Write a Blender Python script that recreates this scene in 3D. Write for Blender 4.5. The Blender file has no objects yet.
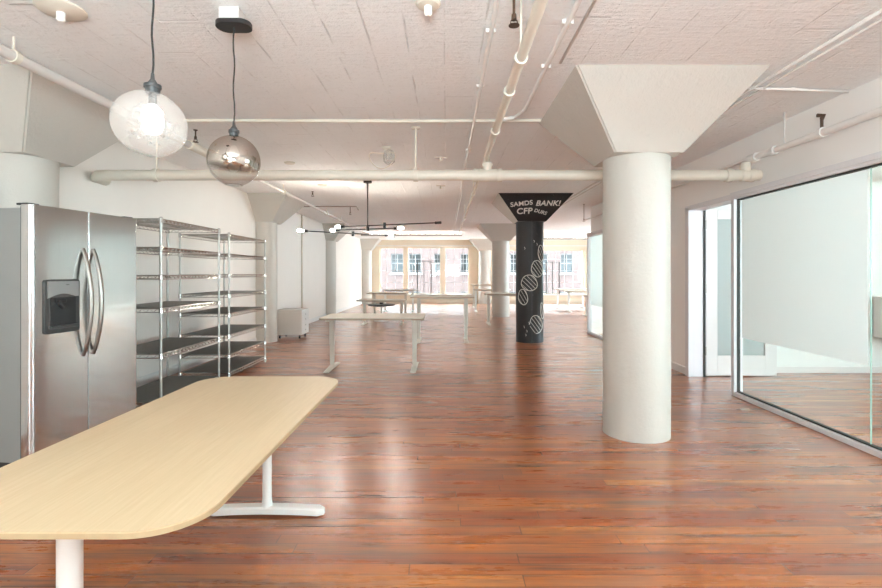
import bpy, bmesh, math, random
from mathutils import Vector, Matrix
random.seed(7)
PI = math.pi
S = bpy.context.scene
COL = S.collection
E, F, VX, VY = 1.33, 490.0, 445.0, 273.0      # eye height, focal length in pixels, principal point

# ------------------------------------------------------------------ materials
class NT:
    def __init__(s, name):
        s.m = bpy.data.materials.new(name); s.m.use_nodes = True
        s.t = s.m.node_tree; s.t.nodes.clear()
        s.out = s.t.nodes.new('ShaderNodeOutputMaterial')
    def n(s, typ, **kw):
        nd = s.t.nodes.new(typ)
        for k, v in kw.items():
            if k.startswith('_'): setattr(nd, k[1:], v)
            else: nd.inputs[k.replace('__', ' ')].default_value = v
        return nd
    def l(s, a, b): s.t.links.new(a, b)
    def math(s, op, a, b=None, c=None):
        nd = s.t.nodes.new('ShaderNodeMath'); nd.operation = op
        for i, v in enumerate((a, b, c)):
            if v is None: continue
            if isinstance(v, (int, float)): nd.inputs[i].default_value = v
            else: s.l(v, nd.inputs[i])
        return nd.outputs[0]
    def mix(s, f, a, b, mode='MIX'):
        nd = s.t.nodes.new('ShaderNodeMix'); nd.data_type = 'RGBA'; nd.blend_type = mode
        for i, v in ((0, f), (6, a), (7, b)):
            if isinstance(v, (int, float)): nd.inputs[i].default_value = v
            elif isinstance(v, tuple): nd.inputs[i].default_value = (*v[:3], 1)
            else: s.l(v, nd.inputs[i])
        return nd.outputs[2]
    def ramp(s, f, stops):
        nd = s.t.nodes.new('ShaderNodeValToRGB'); cr = nd.color_ramp
        while len(cr.elements) < len(stops): cr.elements.new(.5)
        for e, (p, c) in zip(cr.elements, stops):
            e.position = p; e.color = (*c, 1) if isinstance(c, tuple) else (c, c, c, 1)
        s.l(f, nd.inputs[0]); return nd.outputs[0]
    def coord(s, scale=(1, 1, 1)):
        tc = s.n('ShaderNodeTexCoord'); mp = s.n('ShaderNodeMapping'); mp.inputs['Scale'].default_value = scale
        s.l(tc.outputs['Object'], mp.inputs[0]); return mp.outputs[0]
    def noise(s, vec, scale, detail=4, rough=.55):
        nd = s.n('ShaderNodeTexNoise', Scale=scale, Detail=detail, Roughness=rough); s.l(vec, nd.inputs['Vector']); return nd.outputs[0]
    def bsdf(s, **kw):
        nd = s.t.nodes.new('ShaderNodeBsdfPrincipled')
        for k, v in kw.items():
            k = k.replace('__', ' ')
            if isinstance(v, tuple): nd.inputs[k].default_value = (*v[:3], 1)
            elif isinstance(v, (int, float)): nd.inputs[k].default_value = v
            else: s.l(v, nd.inputs[k])
        s.l(nd.outputs[0], s.out.inputs[0]); return nd
    def bump(s, b, h, strength=.3, dist=.01):
        nd = s.n('ShaderNodeBump', Strength=strength, Distance=dist); s.l(h, nd.inputs['Height']); s.l(nd.outputs[0], b.inputs['Normal'])

def simple(name, col, rough=.5, metal=0, var=.04, scale=6, bump=0, bscale=40, **kw):
    t = NT(name); v = t.coord(); nz = t.noise(v, scale)
    a = tuple(max(0, c * (1 - var)) for c in col); b = tuple(min(1, c * (1 + var)) for c in col)
    bs = t.bsdf(Base__Color=t.mix(nz, a, b), Roughness=rough, Metallic=metal, **kw)
    if bump: t.bump(bs, t.noise(v, bscale, 5), bump, .01)
    return t.m

def cells(t, vec, wu, wv, along='x'):
    """random board pattern: returns (cell random colour output, random value, edge mask)"""
    sep = t.n('ShaderNodeSeparateXYZ'); t.l(vec, sep.inputs[0])
    u, v = (sep.outputs[0], sep.outputs[1]) if along == 'x' else (sep.outputs[1], sep.outputs[0])
    row = t.math('FLOOR', t.math('DIVIDE', v, wv))
    w1 = t.n('ShaderNodeTexWhiteNoise', _noise_dimensions='1D'); t.l(row, w1.inputs['W'])
    uu = t.math('ADD', t.math('DIVIDE', u, wu), t.math('MULTIPLY', w1.outputs[0], 7.3))
    ce = t.math('FLOOR', uu)
    cb = t.n('ShaderNodeCombineXYZ'); t.l(ce, cb.inputs[0]); t.l(row, cb.inputs[1])
    w2 = t.n('ShaderNodeTexWhiteNoise', _noise_dimensions='2D'); t.l(cb.outputs[0], w2.inputs['Vector'])
    fv = t.math('FRACT', t.math('DIVIDE', v, wv)); fu = t.math('FRACT', uu)
    dv = t.math('MULTIPLY', t.math('MINIMUM', fv, t.math('SUBTRACT', 1.0, fv)), wv)
    du = t.math('MULTIPLY', t.math('MINIMUM', fu, t.math('SUBTRACT', 1.0, fu)), wu)
    return w2.outputs['Color'], w2.outputs['Value'], dv, du

def floor_mat():
    t = NT('old_fir_strip_floor'); v = t.coord()
    colr, val, dv, du = cells(t, v, 1.7, .083)
    off = t.n('ShaderNodeVectorMath', _operation='ADD'); t.l(v, off.inputs[0])
    sc = t.n('ShaderNodeVectorMath', _operation='SCALE'); t.l(colr, sc.inputs[0]); sc.inputs['Scale'].default_value = 9
    t.l(sc.outputs[0], off.inputs[1])
    st = t.n('ShaderNodeMapping'); st.inputs['Scale'].default_value = (.5, 7, 1); t.l(off.outputs[0], st.inputs[0])
    grain = t.noise(st.outputs[0], 5, 6, .65)
    base = t.ramp(val, [(0, (.36, .082, .016)), (.3, (.43, .108, .021)), (.6, (.48, .138, .028)), (.85, (.53, .170, .036)), (1, (.60, .23, .060))])
    base = t.mix(t.ramp(grain, [(.35, 0.0), (.7, 1.0)]), t.mix(1.0, base, (.62, .58, .55), 'MULTIPLY'), base)
    # grey worn wear: stretched patches
    st2 = t.n('ShaderNodeMapping'); st2.inputs['Scale'].default_value = (.7, 4.2, 1); t.l(v, st2.inputs[0])
    wear = t.noise(st2.outputs[0], 1.6, 7, .7)
    wm = t.ramp(wear, [(.49, 0.0), (.67, .62)])
    base = t.mix(wm, base, (.23, .125, .085))
    # darker stains per board
    st3 = t.n('ShaderNodeMapping'); st3.inputs['Scale'].default_value = (1.0, 16, 1); t.l(off.outputs[0], st3.inputs[0])
    w3 = t.noise(st3.outputs[0], 1.3, 5, .6)
    base = t.mix(t.ramp(w3, [(.53, 0.0), (.66, .8)]), base, (.10, .050, .032))
    gap = t.math('MINIMUM', t.ramp(dv, [(0.0, 0.0), (.0022, 1.0)]), t.ramp(du, [(0.0, 0.0), (.002, 1.0)]))
    base = t.mix(gap, (.06, .025, .014), base)
    rg = t.math('MULTIPLY_ADD', wear, .34, .12)
    b = t.bsdf(Base__Color=base, Roughness=rg, Specular__IOR__Level=.5, Coat__Weight=.7, Coat__Roughness=.26)
    h = t.math('ADD', t.math('MULTIPLY', gap, .6), t.math('ADD', t.math('MULTIPLY', grain, .25), t.math('MULTIPLY', val, .35)))
    t.bump(b, h, .35, .004)
    return t.m

def ceiling_mat():
    t = NT('board_formed_painted_concrete'); v = t.coord()
    colr, val, dv, du = cells(t, v, 2.3, .235, 'y')
    n1 = t.noise(v, 3.0, 6, .65); n2 = t.noise(v, 26, 7, .72)
    st = t.n('ShaderNodeMapping'); st.inputs['Scale'].default_value = (1, 9, 1); t.l(v, st.inputs[0])
    n3 = t.noise(st.outputs[0], 5, 5, .6)
    base = t.mix(n1, (.86, .86, .85), (.94, .94, .935))
    base = t.mix(t.ramp(n2, [(.57, 0.0), (.74, .5)]), base, (.58, .52, .46))
    mask = t.ramp(t.noise(v, 2.6, 6, .7), [(.47, 0.0), (.62, 1.0)])
    seam = t.math('MULTIPLY', t.math('SUBTRACT', 1.0, t.ramp(dv, [(0.0, 0.0), (.008, 1.0)])), mask)
    seam2 = t.math('MULTIPLY', t.math('SUBTRACT', 1.0, t.ramp(du, [(0.0, 0.0), (.008, 1.0)])), t.ramp(val, [(.5, 0.0), (.6, 1.0)]))
    sm = t.math('MAXIMUM', seam, seam2)
    base = t.mix(t.math('MULTIPLY', sm, .28), base, (.42, .36, .32))
    b = t.bsdf(Base__Color=base, Roughness=.62)
    h = t.math('ADD', t.math('MULTIPLY', val, .8), t.math('ADD', t.math('MULTIPLY', n2, 1.0), t.math('ADD', t.math('MULTIPLY', n3, .8), t.math('MULTIPLY', sm, -.6))))
    t.bump(b, h, .85, .014)
    return t.m

def concrete_paint(name, c, bumpk=.35, var=.05):
    t = NT(name); v = t.coord(); n1 = t.noise(v, 2.2, 5); n2 = t.noise(v, 34, 6, .7); n3 = t.noise(v, 7, 5, .6)
    base = t.mix(n1, tuple(k * (1 - var) for k in c), tuple(min(1, k * (1 + var)) for k in c))
    base = t.mix(t.ramp(n2, [(.66, 0.0), (.8, .3)]), base, tuple(k * .7 for k in c))
    b = t.bsdf(Base__Color=base, Roughness=.5)
    t.bump(b, t.math('ADD', t.math('MULTIPLY', n2, .6), n3), bumpk, .012)
    return t.m

def oak_mat():
    t = NT('pale_oak_veneer'); v = t.coord()
    colr, val, dv, du = cells(t, v, 30, .13, 'y')
    off = t.n('ShaderNodeVectorMath', _operation='ADD'); t.l(v, off.inputs[0])
    sc = t.n('ShaderNodeVectorMath', _operation='SCALE'); t.l(colr, sc.inputs[0]); sc.inputs['Scale'].default_value = 5; t.l(sc.outputs[0], off.inputs[1])
    st = t.n('ShaderNodeMapping'); st.inputs['Scale'].default_value = (22, .9, 1); t.l(off.outputs[0], st.inputs[0])
    g = t.noise(st.outputs[0], 6, 6, .65)
    st2 = t.n('ShaderNodeMapping'); st2.inputs['Scale'].default_value = (4, .45, 1); t.l(off.outputs[0], st2.inputs[0])
    g2 = t.noise(st2.outputs[0], 3, 4, .6)
    base = t.mix(t.ramp(g, [(.3, 0.0), (.7, 1.0)]), (.49, .355, .205), (.58, .445, .28))
    base = t.mix(t.math('MULTIPLY', g2, .5), base, (.63, .50, .33))
    base = t.mix(t.math('MULTIPLY', val, .30), base, (.47, .34, .20))
    b = t.bsdf(Base__Color=base, Roughness=.42)
    t.bump(b, g, .06, .002)
    return t.m

def steel_mat():
    t = NT('brushed_stainless'); v = t.coord((60, 60, .6)); n = t.noise(v, 4, 4, .6); v2 = t.coord((1.5, 1.5, 1.5)); n2 = t.noise(v2, 2, 4)
    base = t.mix(n, (.50, .49, .48), (.66, .65, .64))
    b = t.bsdf(Base__Color=base, Metallic=1.0, Roughness=t.math('MULTIPLY_ADD', n2, .12, .10))
    t.bump(b, n, .04, .002)
    return t.m

def brick_mat():
    t = NT('pink_brick'); tc = t.n('ShaderNodeTexCoord'); sep = t.n('ShaderNodeSeparateXYZ'); t.l(tc.outputs['Object'], sep.inputs[0])
    cb = t.n('ShaderNodeCombineXYZ'); t.l(sep.outputs[0], cb.inputs[0]); t.l(sep.outputs[2], cb.inputs[1])
    bk = t.n('ShaderNodeTexBrick', Scale=1.0); t.l(cb.outputs[0], bk.inputs['Vector'])
    bk.inputs['Color1'].default_value = (.100, .058, .052, 1); bk.inputs['Color2'].default_value = (.128, .086, .079, 1); bk.inputs['Mortar'].default_value = (.14, .12, .115, 1)
    bk.inputs['Brick Width'].default_value = .23; bk.inputs['Row Height'].default_value = .08; bk.inputs['Mortar Size'].default_value = .009
    n = t.noise(tc.outputs['Object'], 1.4, 5)
    t.bsdf(Base__Color=t.mix(t.math('MULTIPLY', n, .4), bk.outputs[0], (.14, .10, .093)), Roughness=.9)
    return t.m

def glass_mat(name, tint=(1, 1, 1), refl=1.0, rough=.0):
    t = NT(name)
    tr = t.n('ShaderNodeBsdfTransparent'); tr.inputs[0].default_value = (*tint, 1)
    gl = t.n('ShaderNodeBsdfGlossy', Roughness=rough)
    fr = t.n('ShaderNodeFresnel', IOR=1.45)
    v = t.coord(); nz = t.noise(v, 1.0)
    mx = t.n('ShaderNodeMixShader'); ge = t.n('ShaderNodeNewGeometry'); t.l(t.math('MULTIPLY', t.math('MULTIPLY', fr.outputs[0], t.math('SUBTRACT', 1.0, ge.outputs['Backfacing'])), t.math('MULTIPLY_ADD', nz, .1, refl)), mx.inputs[0])
    t.l(tr.outputs[0], mx.inputs[1]); t.l(gl.outputs[0], mx.inputs[2]); t.l(mx.outputs[0], t.out.inputs[0])
    return t.m

def frost_mat(name, col=(.86, .89, .88), clear=.06):
    t = NT(name); v = t.coord(); nz = t.noise(v, 1.5)
    c = t.mix(nz, col, tuple(min(1, k * 1.03) for k in col))
    tl = t.n('ShaderNodeBsdfTranslucent'); t.l(c, tl.inputs[0])
    df = t.n('ShaderNodeBsdfDiffuse'); t.l(c, df.inputs[0])
    gl = t.n('ShaderNodeBsdfGlossy', Roughness=.5); tr = t.n('ShaderNodeBsdfTransparent')
    m1 = t.n('ShaderNodeMixShader', Fac=.42); t.l(tl.outputs[0], m1.inputs[1]); t.l(df.outputs[0], m1.inputs[2])
    m2 = t.n('ShaderNodeMixShader', Fac=clear); t.l(m1.outputs[0], m2.inputs[1]); t.l(tr.outputs[0], m2.inputs[2])
    m3 = t.n('ShaderNodeMixShader', Fac=.05); t.l(m2.outputs[0], m3.inputs[1]); t.l(gl.outputs[0], m3.inputs[2])
    t.l(m3.outputs[0], t.out.inputs[0]); return t.m

def half_mirror_mat():
    t = NT('half_mirrored_globe_glass'); tc = t.n('ShaderNodeTexCoord'); sep = t.n('ShaderNodeSeparateXYZ'); t.l(tc.outputs['Object'], sep.inputs[0])
    zz = t.math('ADD', sep.outputs[2], t.math('MULTIPLY', sep.outputs[0], .12))
    f = t.ramp(t.math('MULTIPLY_ADD', zz, 4.0, .5), [(.30, 0.0), (.40, 1.0)])     # z/.27
    tr = t.n('ShaderNodeBsdfTransparent'); tr.inputs[0].default_value = (.9, .9, .9, 1)
    gl = t.n('ShaderNodeBsdfGlossy', Roughness=.03); gl.inputs[0].default_value = (.9, .9, .9, 1)
    fr = t.n('ShaderNodeLayerWeight', Blend=.12)
    m0 = t.n('ShaderNodeMixShader'); t.l(fr.outputs['Facing'], m0.inputs[0]); t.l(tr.outputs[0], m0.inputs[1]); t.l(gl.outputs[0], m0.inputs[2])
    mt = t.n('ShaderNodeBsdfGlossy', Roughness=.04); mt.inputs[0].default_value = (.58, .53, .48, 1)
    mm = t.n('ShaderNodeMixShader', Fac=.8); trr = t.n('ShaderNodeBsdfTransparent'); trr.inputs[0].default_value = (.6, .55, .5, 1)
    t.l(trr.outputs[0], mm.inputs[1]); t.l(mt.outputs[0], mm.inputs[2])
    m1 = t.n('ShaderNodeMixShader'); t.l(f, m1.inputs[0]); t.l(m0.outputs[0], m1.inputs[1]); t.l(mm.outputs[0], m1.inputs[2])
    t.l(m1.outputs[0], t.out.inputs[0]); return t.m

def seeded_glass_mat():
    t = NT('seeded_clear_globe_glass'); v = t.coord(); nz = t.noise(v, 30, 5, .7)
    tr = t.n('ShaderNodeBsdfTransparent'); tr.inputs[0].default_value = (.93, .93, .92, 1)
    df = t.n('ShaderNodeBsdfTranslucent'); df.inputs[0].default_value = (.95, .94, .92, 1)
    dd = t.n('ShaderNodeBsdfDiffuse'); dd.inputs[0].default_value = (.95, .94, .92, 1)
    gl = t.n('ShaderNodeBsdfGlossy', Roughness=.08)
    lw = t.n('ShaderNodeLayerWeight', Blend=.3)
    m0 = t.n('ShaderNodeMixShader', Fac=.5); t.l(df.outputs[0], m0.inputs[1]); t.l(dd.outputs[0], m0.inputs[2])
    m1 = t.n('ShaderNodeMixShader'); t.l(t.math('MULTIPLY_ADD', nz, .16, .17), m1.inputs[0]); t.l(tr.outputs[0], m1.inputs[1]); t.l(m0.outputs[0], m1.inputs[2])
    m2 = t.n('ShaderNodeMixShader'); t.l(t.math('MULTIPLY', lw.outputs['Facing'], .55), m2.inputs[0]); t.l(m1.outputs[0], m2.inputs[1]); t.l(gl.outputs[0], m2.inputs[2])
    t.l(m2.outputs[0], t.out.inputs[0]); return t.m

def emit_mat(name, col, k):
    t = NT(name); e = t.n('ShaderNodeEmission', Strength=k); e.inputs[0].default_value = (*col, 1); t.l(e.outputs[0], t.out.inputs[0]); return t.m

def chalkboard_mat():
    t = NT('chalkboard_paint'); v = t.coord(); n = t.noise(v, 3, 6, .7); n2 = t.noise(v, 13, 5, .7)
    base = t.mix(t.ramp(n2, [(.62, 0.0), (.75, .5)]), t.mix(n, (.010, .010, .011), (.028, .028, .031)), (.16, .16, .165))
    t.bsdf(Base__Color=base, Roughness=.48); return t.m

M = dict(
    floor=floor_mat(), ceil=ceiling_mat(),
    wall=concrete_paint('painted_plaster_wall', (.82, .785, .735), .18, .03),
    wallr=simple('smooth_white_gypsum', (.89, .875, .85), .55, var=.015, scale=1.5),
    walln=simple('cream_window_wall', (.74, .64, .50), .6, var=.03, scale=2),
    roomw=simple('pale_green_white_room_wall', (.80, .84, .81), .6, var=.02, scale=1),
    col=concrete_paint('painted_concrete_column', (.53, .505, .455), .4, .04),
    cap=concrete_paint('painted_concrete_capital', (.56, .535, .485), .8, .06),
    black=chalkboard_mat(), chalk=simple('white_chalk', (.72, .70, .66), .95, var=.2, scale=60),
    pipe=simple('cream_painted_pipe', (.72, .665, .57), .42, var=.05, scale=8, bump=.1),
    pipec=simple('ceiling_coloured_pipe', (.66, .62, .585), .5, var=.05, scale=8), pipew=simple('white_painted_conduit', (.82, .80, .77), .38, var=.05, scale=10),
    oak=oak_mat(), ply=simple('plywood_edge', (.42, .31, .18), .6, var=.2, scale=20),
    wmetal=simple('white_powder_coat', (.80, .81, .78), .35, var=.01),
    desk=simple('pale_laminate_desktop', (.70, .665, .58), .45, var=.04, scale=5),
    deskw=simple('white_laminate_desktop', (.82, .82, .80), .4, var=.02),
    deskedge=simple('brown_desk_edge', (.38, .30, .22), .6, var=.1),
    deskleg=simple('putty_steel_leg', (.60, .57, .50), .4, var=.03),
    steel=steel_mat(), fside=simple('grey_fridge_side', (.30, .31, .30), .45, .3, var=.03),
    chrome=simple('chrome_wire', (.62, .61, .59), .22, 1.0, var=.05),
    post=simple('satin_steel_post', (.42, .41, .385), .38, 1.0, var=.06, scale=30),
    liner=simple('dark_shelf_liner', (.125, .116, .104), .55, var=.2, scale=20),
    handle=simple('handle_steel', (.30, .275, .25), .33, 1.0),
    dkpl=simple('dark_grey_plastic', (.05, .05, .05), .35), blkpl=simple('black_plastic', (.015, .015, .016), .4),
    silver=simple('silver_panel_plastic', (.34, .34, .34), .3, .6),
    blk=simple('matte_black_metal', (.018, .017, .017), .4), cord=simple('black_cord', (.02, .018, .018), .7),
    bulb=emit_mat('lit_bulb', (1, .96, .90), 4.5), bulb2=emit_mat('lit_filament_bulb', (1, .93, .82), 150),
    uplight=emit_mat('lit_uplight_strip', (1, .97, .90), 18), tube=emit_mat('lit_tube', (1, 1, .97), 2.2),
    ubulb=simple('frosted_bulb', (.85, .84, .80), .3), mirror=half_mirror_mat(), seeded=seeded_glass_mat(),
    alu=simple('satin_aluminium_frame', (.74, .74, .76), .4, 0, var=.02), gasket=simple('black_gasket', (.03, .035, .03), .6),
    glass=glass_mat('clear_partition_glass', (.965, .985, .975), .8), wglass=glass_mat('window_glass', (.96, .97, .97), .5),
    gedge=simple('green_glass_edge', (.30, .46, .40), .2), frost=frost_mat('frosted_film'), frost2=frost_mat('frosted_door_glass', (.70, .78, .77), .3),
    trim=simple('white_gloss_trim', (.72, .72, .70), .35, var=.01), steelsash=simple('dark_steel_sash', (.075, .065, .06), .5),
    muntin=simple('pale_steel_muntin', (.62, .60, .62), .5), brick=brick_mat(), white=simple('white_window_paint', (.26, .26, .26), .6),
    dglass=simple('dark_far_window_glass', (.012, .020, .024), .3, var=.5, scale=1.2), street=simple('street_asphalt', (.22, .22, .22), .9),
    cabinet=simple('warm_grey_cabinet', (.60, .56, .51), .45, var=.02), grey=simple('grey_brown_metal', (.33, .29, .25), .5),
    hinge=simple('hinge_steel', (.34, .33, .32), .35, .9), brass=simple('oxidised_brass', (.10, .06, .04), .5, .5),
)

# ------------------------------------------------------------------ geometry helpers
class B:
    def __init__(s): s.bm = bmesh.new()
    def box(s, x0, x1, y0, y1, z0, z1, bev=0, mi=0):
        r = bmesh.ops.create_cube(s.bm, size=1)
        for v in r['verts']: v.co = Vector((x0 + (v.co.x + .5) * (x1 - x0), y0 + (v.co.y + .5) * (y1 - y0), z0 + (v.co.z + .5) * (z1 - z0)))
        fs = {f for v in r['verts'] for f in v.link_faces}
        for f in fs: f.material_index = mi
        if bev:
            es = {e for v in r['verts'] for e in v.link_edges}
            bmesh.ops.bevel(s.bm, geom=list(es), offset=bev, segments=2, affect='EDGES', profile=.5)
        return s
    def tube(s, pts, r, seg=10, caps=True, mi=0, closed=False):
        pts = [Vector(p) for p in pts]; n = len(pts); rings = []; up = None
        rr = r if isinstance(r, (list, tuple)) else [r] * n
        for i, p in enumerate(pts):
            if closed: d = (pts[(i + 1) % n] - pts[i - 1])
            else: d = (pts[min(i + 1, n - 1)] - pts[max(i - 1, 0)])
            d.normalize()
            if up is None:
                up = Vector((0, 0, 1)) if abs(d.z) < .9 else Vector((1, 0, 0))
            a = d.cross(up)
            if a.length < 1e-4: a = d.cross(Vector((0, 1, .1)))
            a.normalize(); b = d.cross(a).normalized(); up = -b
            up = a.cross(d).normalized()
            rings.append([s.bm.verts.new(p + a * rr[i] * math.cos(2 * PI * k / seg) + up * rr[i] * math.sin(2 * PI * k / seg)) for k in range(seg)])
        m = n if closed else n - 1
        for i in range(m):
            A, C_ = rings[i], rings[(i + 1) % n]
            for k in range(seg):
                f = s.bm.faces.new((A[k], A[(k + 1) % seg], C_[(k + 1) % seg], C_[k])); f.smooth = True; f.material_index = mi
        if caps and not closed:
            for rg in (rings[0], rings[-1]):
                f = s.bm.faces.new(rg); f.material_index = mi
        return s
    def rod(s, a, b, r, seg=8, mi=0): return s.tube([a, b], r, seg, True, mi)
    def lathe(s, prof, c=(0, 0, 0), seg=32, mi=0, mat=None):
        c = Vector(c); rings = []
        mt = mat or Matrix.Identity(3)
        for (r, z) in prof:
            if r < 1e-5: rings.append([s.bm.verts.new(c + mt @ Vector((0, 0, z)))])
            else: rings.append([s.bm.verts.new(c + mt @ Vector((r * math.cos(2 * PI * k / seg), r * math.sin(2 * PI * k / seg), z))) for k in range(seg)])
        for A, C_ in zip(rings, rings[1:]):
            for k in range(seg):
                k2 = (k + 1) % seg
                if len(A) == 1 and len(C_) == 1: continue
                if len(A) == 1: vs = (A[0], C_[k2], C_[k])
                elif len(C_) == 1: vs = (A[k], A[k2], C_[0])
                else: vs = (A[k], A[k2], C_[k2], C_[k])
                f = s.bm.faces.new(vs); f.smooth = True; f.material_index = mi
        return s
    def prism(s, poly, z0, z1, mi=0, side=None, smooth=False):
        lo = [s.bm.verts.new((x, y, z0)) for x, y in poly]; hi = [s.bm.verts.new((x, y, z1)) for x, y in poly]
        a = s.bm.faces.new(lo[::-1]); b = s.bm.faces.new(hi); a.material_index = b.material_index = mi
        for k in range(len(poly)):
            k2 = (k + 1) % len(poly)
            f = s.bm.faces.new((lo[k], lo[k2], hi[k2], hi[k])); f.material_index = mi if side is None else side; f.smooth = smooth
        return s
    def loft(s, secs, mi=0, smooth=False):
        rings = [[s.bm.verts.new(p) for p in sec] for sec in secs]
        for A, C_ in zip(rings, rings[1:]):
            for k in range(len(A)):
                k2 = (k + 1) % len(A); f = s.bm.faces.new((A[k], A[k2], C_[k2], C_[k])); f.material_index = mi; f.smooth = smooth
        s.bm.faces.new(rings[0][::-1]).material_index = mi; s.bm.faces.new(rings[-1]).material_index = mi
        return s
    def build(s, name, mats, parent=None, loc=None, rz=0, sharp=35):
        bmesh.ops.recalc_face_normals(s.bm, faces=s.bm.faces[:])
        for e in s.bm.edges:
            if len(e.link_faces) == 2 and e.calc_face_angle(0) > math.radians(sharp): e.smooth = False
        me = bpy.data.meshes.new(name); s.bm.to_mesh(me); s.bm.free()
        o = bpy.data.objects.new(name, me); COL.objects.link(o)
        for m in (mats if isinstance(mats, (list, tuple)) else [mats]): me.materials.append(M[m] if isinstance(m, str) else m)
        if parent: o.parent = parent
        if loc: o.location = loc
        o.rotation_euler.z = rz
        return o

def tag(o, label, cat, group=None, kind=None):
    o['label'] = label; o['category'] = cat
    if group: o['group'] = group
    if kind: o['kind'] = kind
    return o
def thing(name, label, cat, loc=(0, 0, 0), rz=0, group=None):
    o = bpy.data.objects.new(name, None); COL.objects.link(o); o.location = loc; o.rotation_euler.z = rz; o.empty_display_size = .1
    return tag(o, label, cat, group)
def struct(name, b, m, parent=None, **kw):
    o = b.build(name, m, parent, **kw)
    if not parent: o['kind'] = 'structure'
    return o
def sroot(name, loc=(0, 0, 0)):
    o = bpy.data.objects.new(name, None); COL.objects.link(o); o.location = loc; o['kind'] = 'structure'; return o
def copy_tree(o, parent=None):
    c = o.copy(); COL.objects.link(c); c.parent = parent
    for ch in [k for k in S.objects if k.parent == o]: copy_tree(ch, c)
    return c
def rrect(x0, x1, y0, y1, r, n=8):
    P = []
    for cx, cy, a0 in ((x1 - r, y1 - r, 0), (x0 + r, y1 - r, 90), (x0 + r, y0 + r, 180), (x1 - r, y0 + r, 270)):
        for k in range(n + 1):
            a = math.radians(a0 + 90 * k / n); P.append((cx + r * math.cos(a), cy + r * math.sin(a)))
    return P

# ------------------------------------------------------------------ room shell
CZ = 2.776                 # ceiling height
XL, XR, YF, YB = -3.58, 8.0, 21.5, -9.0
GX = 3.14                  # glazed partition line
struct('floor', B().box(XL - .2, XR + .2, YB - .2, YF + .25, -.12, 0), 'floor')
struct('ceiling', B().box(XL - .2, XR + .2, YB - .2, YF + .25, CZ, CZ + .2), 'ceil')
struct('wall_left', B().box(XL - .2, XL, YB, YF, 0, CZ), 'wall')
struct('baseboard_left', B().box(XL, XL + .015, YB, YF, 0, .11, .004), 'trim')
# far wall with two window openings
W1 = (-2.87, 1.07, .40, 2.47); W2 = (2.72, 6.12, .40, 2.36)
b = B(); T0, T1 = YF, YF + .25
b.box(XL, W1[0], T0, T1, 0, CZ); b.box(W1[1], W2[0], T0, T1, 0, CZ); b.box(W2[1], XR, T0, T1, 0, CZ)
for w in (W1, W2):
    b.box(w[0], w[1], T0, T1, 0, w[2]); b.box(w[0], w[1], T0, T1, w[3], CZ)
struct('wall_far', b, 'walln')
struct('wall_light_blocker', B().box(-30, 34, YF + .25, YF + .5, CZ + .2, 17).box(-30, 34, YF + .25, YF + .5, -8, -.2), 'brick')  # unseen outer wall, added to keep sky light off the brick front
struct('baseboard_far', B().box(XL, XR, YF - .02, YF, 0, .13, .005), simple('tan_baseboard', (.62, .52, .40), .5))
struct('trim_1', B().box(XL, XR, YF - .05, YF, 2.50, 2.54).box(W1[0] - .1, W1[1] + .1, YF - .10, YF, W1[2] - .05, W1[2]).box(W2[0] - .1, W2[1] + .1, YF - .10, YF, W2[2] - .05, W2[2]), 'trim')

def far_window(name, w, mull, sash):
    r = sroot(name, (0, YF + .08, 0)); x0, x1, z0, z1 = w
    f = B()
    f.box(x0, x0 + .05, 0, .08, z0, z1).box(x1 - .05, x1, 0, .08, z0, z1).box(x0, x1, 0, .08, z1 - .05, z1).box(x0, x1, 0, .08, z0, z0 + .04)
    f.build('window_frame', 'walln', r)
    for (a, c) in mull: B().box(a, c, -.06, .1, z0, z1, .01).build('mullion', 'walln', r)
    m = B(); x = x0 + .30
    while x < x1 - .1:
        if not any(a - .05 < x < c + .05 for a, c in mull): m.box(x - .009, x + .009, .03, .05, z0, z1)
        x += .375
    for z in (z0 + .52, z0 + 1.03, z0 + 1.54):
        m.box(x0, x1, .03, .05, z - .009, z + .009)
    m.build('muntin', 'muntin', r)
    s_ = B(); a, c, zt = sash; k = .03
    s_.box(a, a + k * 1.6, 0, .06, z0, zt).box(c - k * 1.6, c, 0, .06, z0, zt).box(a, c, 0, .06, zt - k, zt).box(a, c, 0, .06, z0, z0 + k).box(a + (c - a) * .45, a + (c - a) * .45 + k, 0, .06, z0, zt)
    s_.build('opening_sash', 'steelsash', r)
    B().box(x0, x1, .06, .066, z0, z1).build('pane', 'wglass', r)
    return r
far_window('window_1', W1, [(-1.84, -1.62), (-.22, .02)], (-1.24, -.58, 1.86))
far_window('window_2', W2, [(3.30, 3.45)], (4.44, 5.06, 1.82))

# wall behind the camera, with unseen windows added to light the near part
b = B(); WB = [(-1.6, 1.6), (5.0, 6.2)]
b.box(XL, WB[0][0], YB - .2, YB, 0, CZ); b.box(WB[0][1], WB[1][0], YB - .2, YB, 0, CZ); b.box(WB[1][1], XR, YB - .2, YB, 0, CZ)
for a, c in WB: b.box(a, c, YB - .2, YB, 0, .9); b.box(a, c, YB - .2, YB, 2.3, CZ)
struct('wall_near', b, 'wall')
for i, (a, c) in enumerate(WB):
    r = sroot('window_%d' % (3 + i), (0, YB - .12, 0)); f = B()
    f.box(a, a + .06, 0, .06, .9, 2.3).box(c - .06, c, 0, .06, .9, 2.3).box(a, c, 0, .06, 2.24, 2.3).box(a, c, 0, .06, .9, .96)
    k = a + 1.1
    while k < c - .3: f.box(k - .03, k + .03, 0, .06, .9, 2.3); k += 1.1
    f.build('window_frame', 'trim', r); B().box(a, c, .02, .026, .9, 2.3).build('pane', 'wglass', r)
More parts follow.
